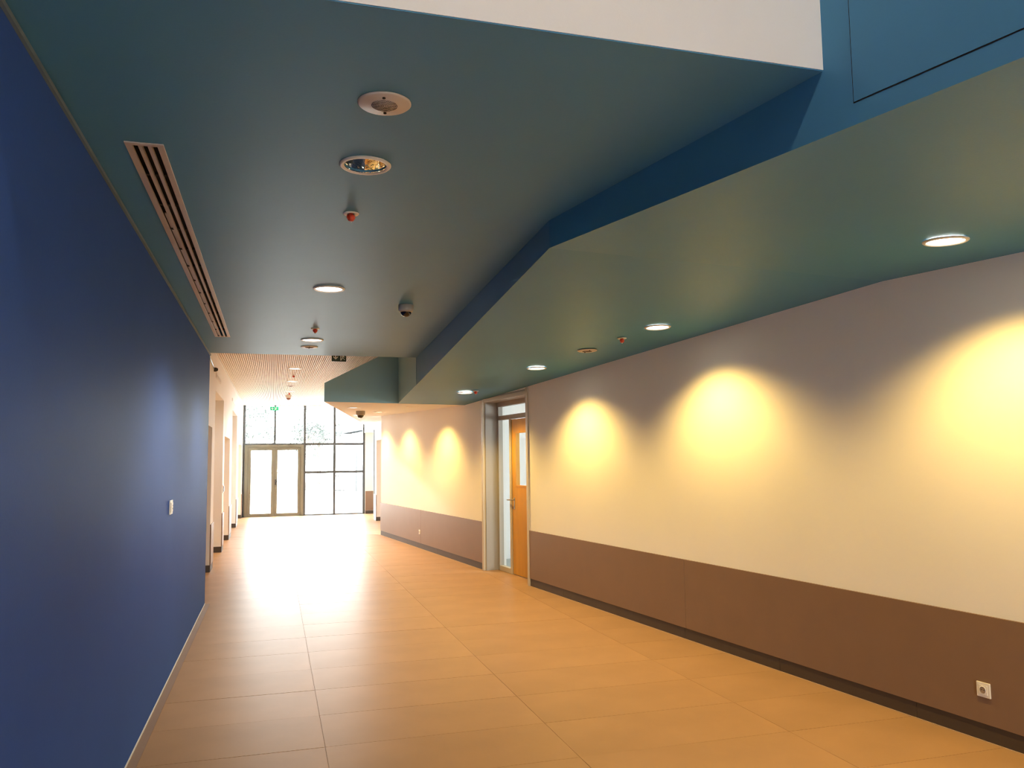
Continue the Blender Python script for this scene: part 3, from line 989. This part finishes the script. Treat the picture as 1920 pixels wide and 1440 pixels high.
grille(13.35, 14.5, 2.92, 3.005, 'long narrow grille above the first tall niche')
grille(18.6, 20.2, 2.93, 3.0, 'long narrow grille above the farther tall niche')
sn = empty('wall_sensor', (XW, 12.95, 3.0))
tag(sn, 'small dark sensor on the white wall just past the blue wall, with a thin cable', 'sensor')
B().lathe([(0.0, 0.06), (0.02, 0.055), (0.032, 0.03), (0.032, 0.0)], 16, axis='X').build('body', hb, sn)
B().tube([(0.006, -0.03, 0.005), (0.006, -0.8, 0.06), (0.006, -2.4, 0.16)], 0.008, 6).build('cable', hb, sn)

# ------------------------------------------------------------------ outdoors beyond the glass
gd = B().box(-60, 60, 25.36, 140, -0.25, -0.06).build('ground_outside', PAVING)
struct(gd, 'bright pale paving outside the glass wall', 'ground')


def tree(x, y, h, r, label, seed, zc):
    rnd = random.Random(seed)
    root = empty('tree', (x, y, -0.06))
    tag(root, label, 'tree', 'trees outside the glass wall')
    tk = B().tube([(0, 0, 0), (0.05, 0, zc * 0.5), (0, 0.05, zc)], [0.16, 0.12, 0.07], 8)
    for k in range(7):
        a = rnd.uniform(0, 6.28)
        tk.tube([(0, 0, zc * rnd.uniform(0.55, 0.9)), (math.cos(a) * r * 0.7, math.sin(a) * r * 0.7, zc + rnd.uniform(-0.2, 0.5) * r)], [0.05, 0.02], 6)
    tk.build('trunk', BARK, root)
    cr = B()
    cl = [(rnd.gauss(0, 0.45) * r, rnd.gauss(0, 0.45) * r, zc + rnd.gauss(0.15, 0.4) * r) for _ in range(13)]
    for k in range(900):
        c = rnd.choice(cl)
        p = Vector((c[0] + rnd.gauss(0, 0.2) * r, c[1] + rnd.gauss(0, 0.2) * r, c[2] + rnd.gauss(0, 0.2) * r))
        u_ = Vector((rnd.gauss(0, 1), rnd.gauss(0, 1), rnd.gauss(0, 1))).normalized()
        w_ = u_.cross(Vector((rnd.gauss(0, 1), rnd.gauss(0, 1), rnd.gauss(0, 1)))).normalized()
        s = rnd.uniform(0.06, 0.13) * 0.8
        cr.quad([p - u_ * s, p + w_ * s * 0.5, p + u_ * s, p - w_ * s * 0.5])
    c = cr.build('foliage', LEAF, root)
    c['kind'] = 'stuff'


tree(-1.2, 45, 5, 1.2, 'faint leafy tree outside behind the double door', 3, 3.3)
tree(1.9, 48.3, 5, 1.1, 'faint leafy tree outside, in the middle of the glass wall', 11, 3.2)
tree(3.2, 62, 5, 1.1, 'faint leafy tree outside beside the pale house roof', 5, 3.3)

hs = empty('house', (6.4, 52, -0.06))
tag(hs, 'pale house with a sloping grey roof outside the glass wall', 'house')
B().box(-2.4, 4, 0, 7, 0, 3.35).build('wall', RENDERW, hs)
B().prism([(-2.9, -0.4, 3.25), (4.4, -0.4, 4.6), (4.4, -0.4, 4.75), (-2.9, -0.4, 3.45)], [(-2.9, 7.4, 3.25), (4.4, 7.4, 4.6), (4.4, 7.4, 4.75), (-2.9, 7.4, 3.45)]).build('roof', ROOFM, hs)
for k in range(2):
    wq = B().box(-1.6 + k * 2.2, -0.7 + k * 2.2, -0.03, 0, 1.2, 2.3).build('window', ROOFM, hs)
fc = empty('iron_gate', (3.7, 45, -0.06))
tag(fc, 'dark iron gate with upright bars outside the glass wall', 'gate')
for k in range(7):
    B().box(-0.55 + k * 0.10, -0.525 + k * 0.10, -0.02, 0.02, 0.02, 0.88).build('bar', IRON, fc)
B().box(-0.56, 0.14, -0.02, 0.02, 0.84, 0.88).build('rail', IRON, fc)
B().box(-0.56, 0.14, -0.02, 0.02, 0.06, 0.10).build('rail', IRON, fc)
B().box(0.59, 0.66, -0.05, 0.05, 0.0, 2.1).build('post', IRON, fc)
B().box(0.14, 0.59, -0.02, 0.02, 0.84, 0.88).build('rail', IRON, fc)
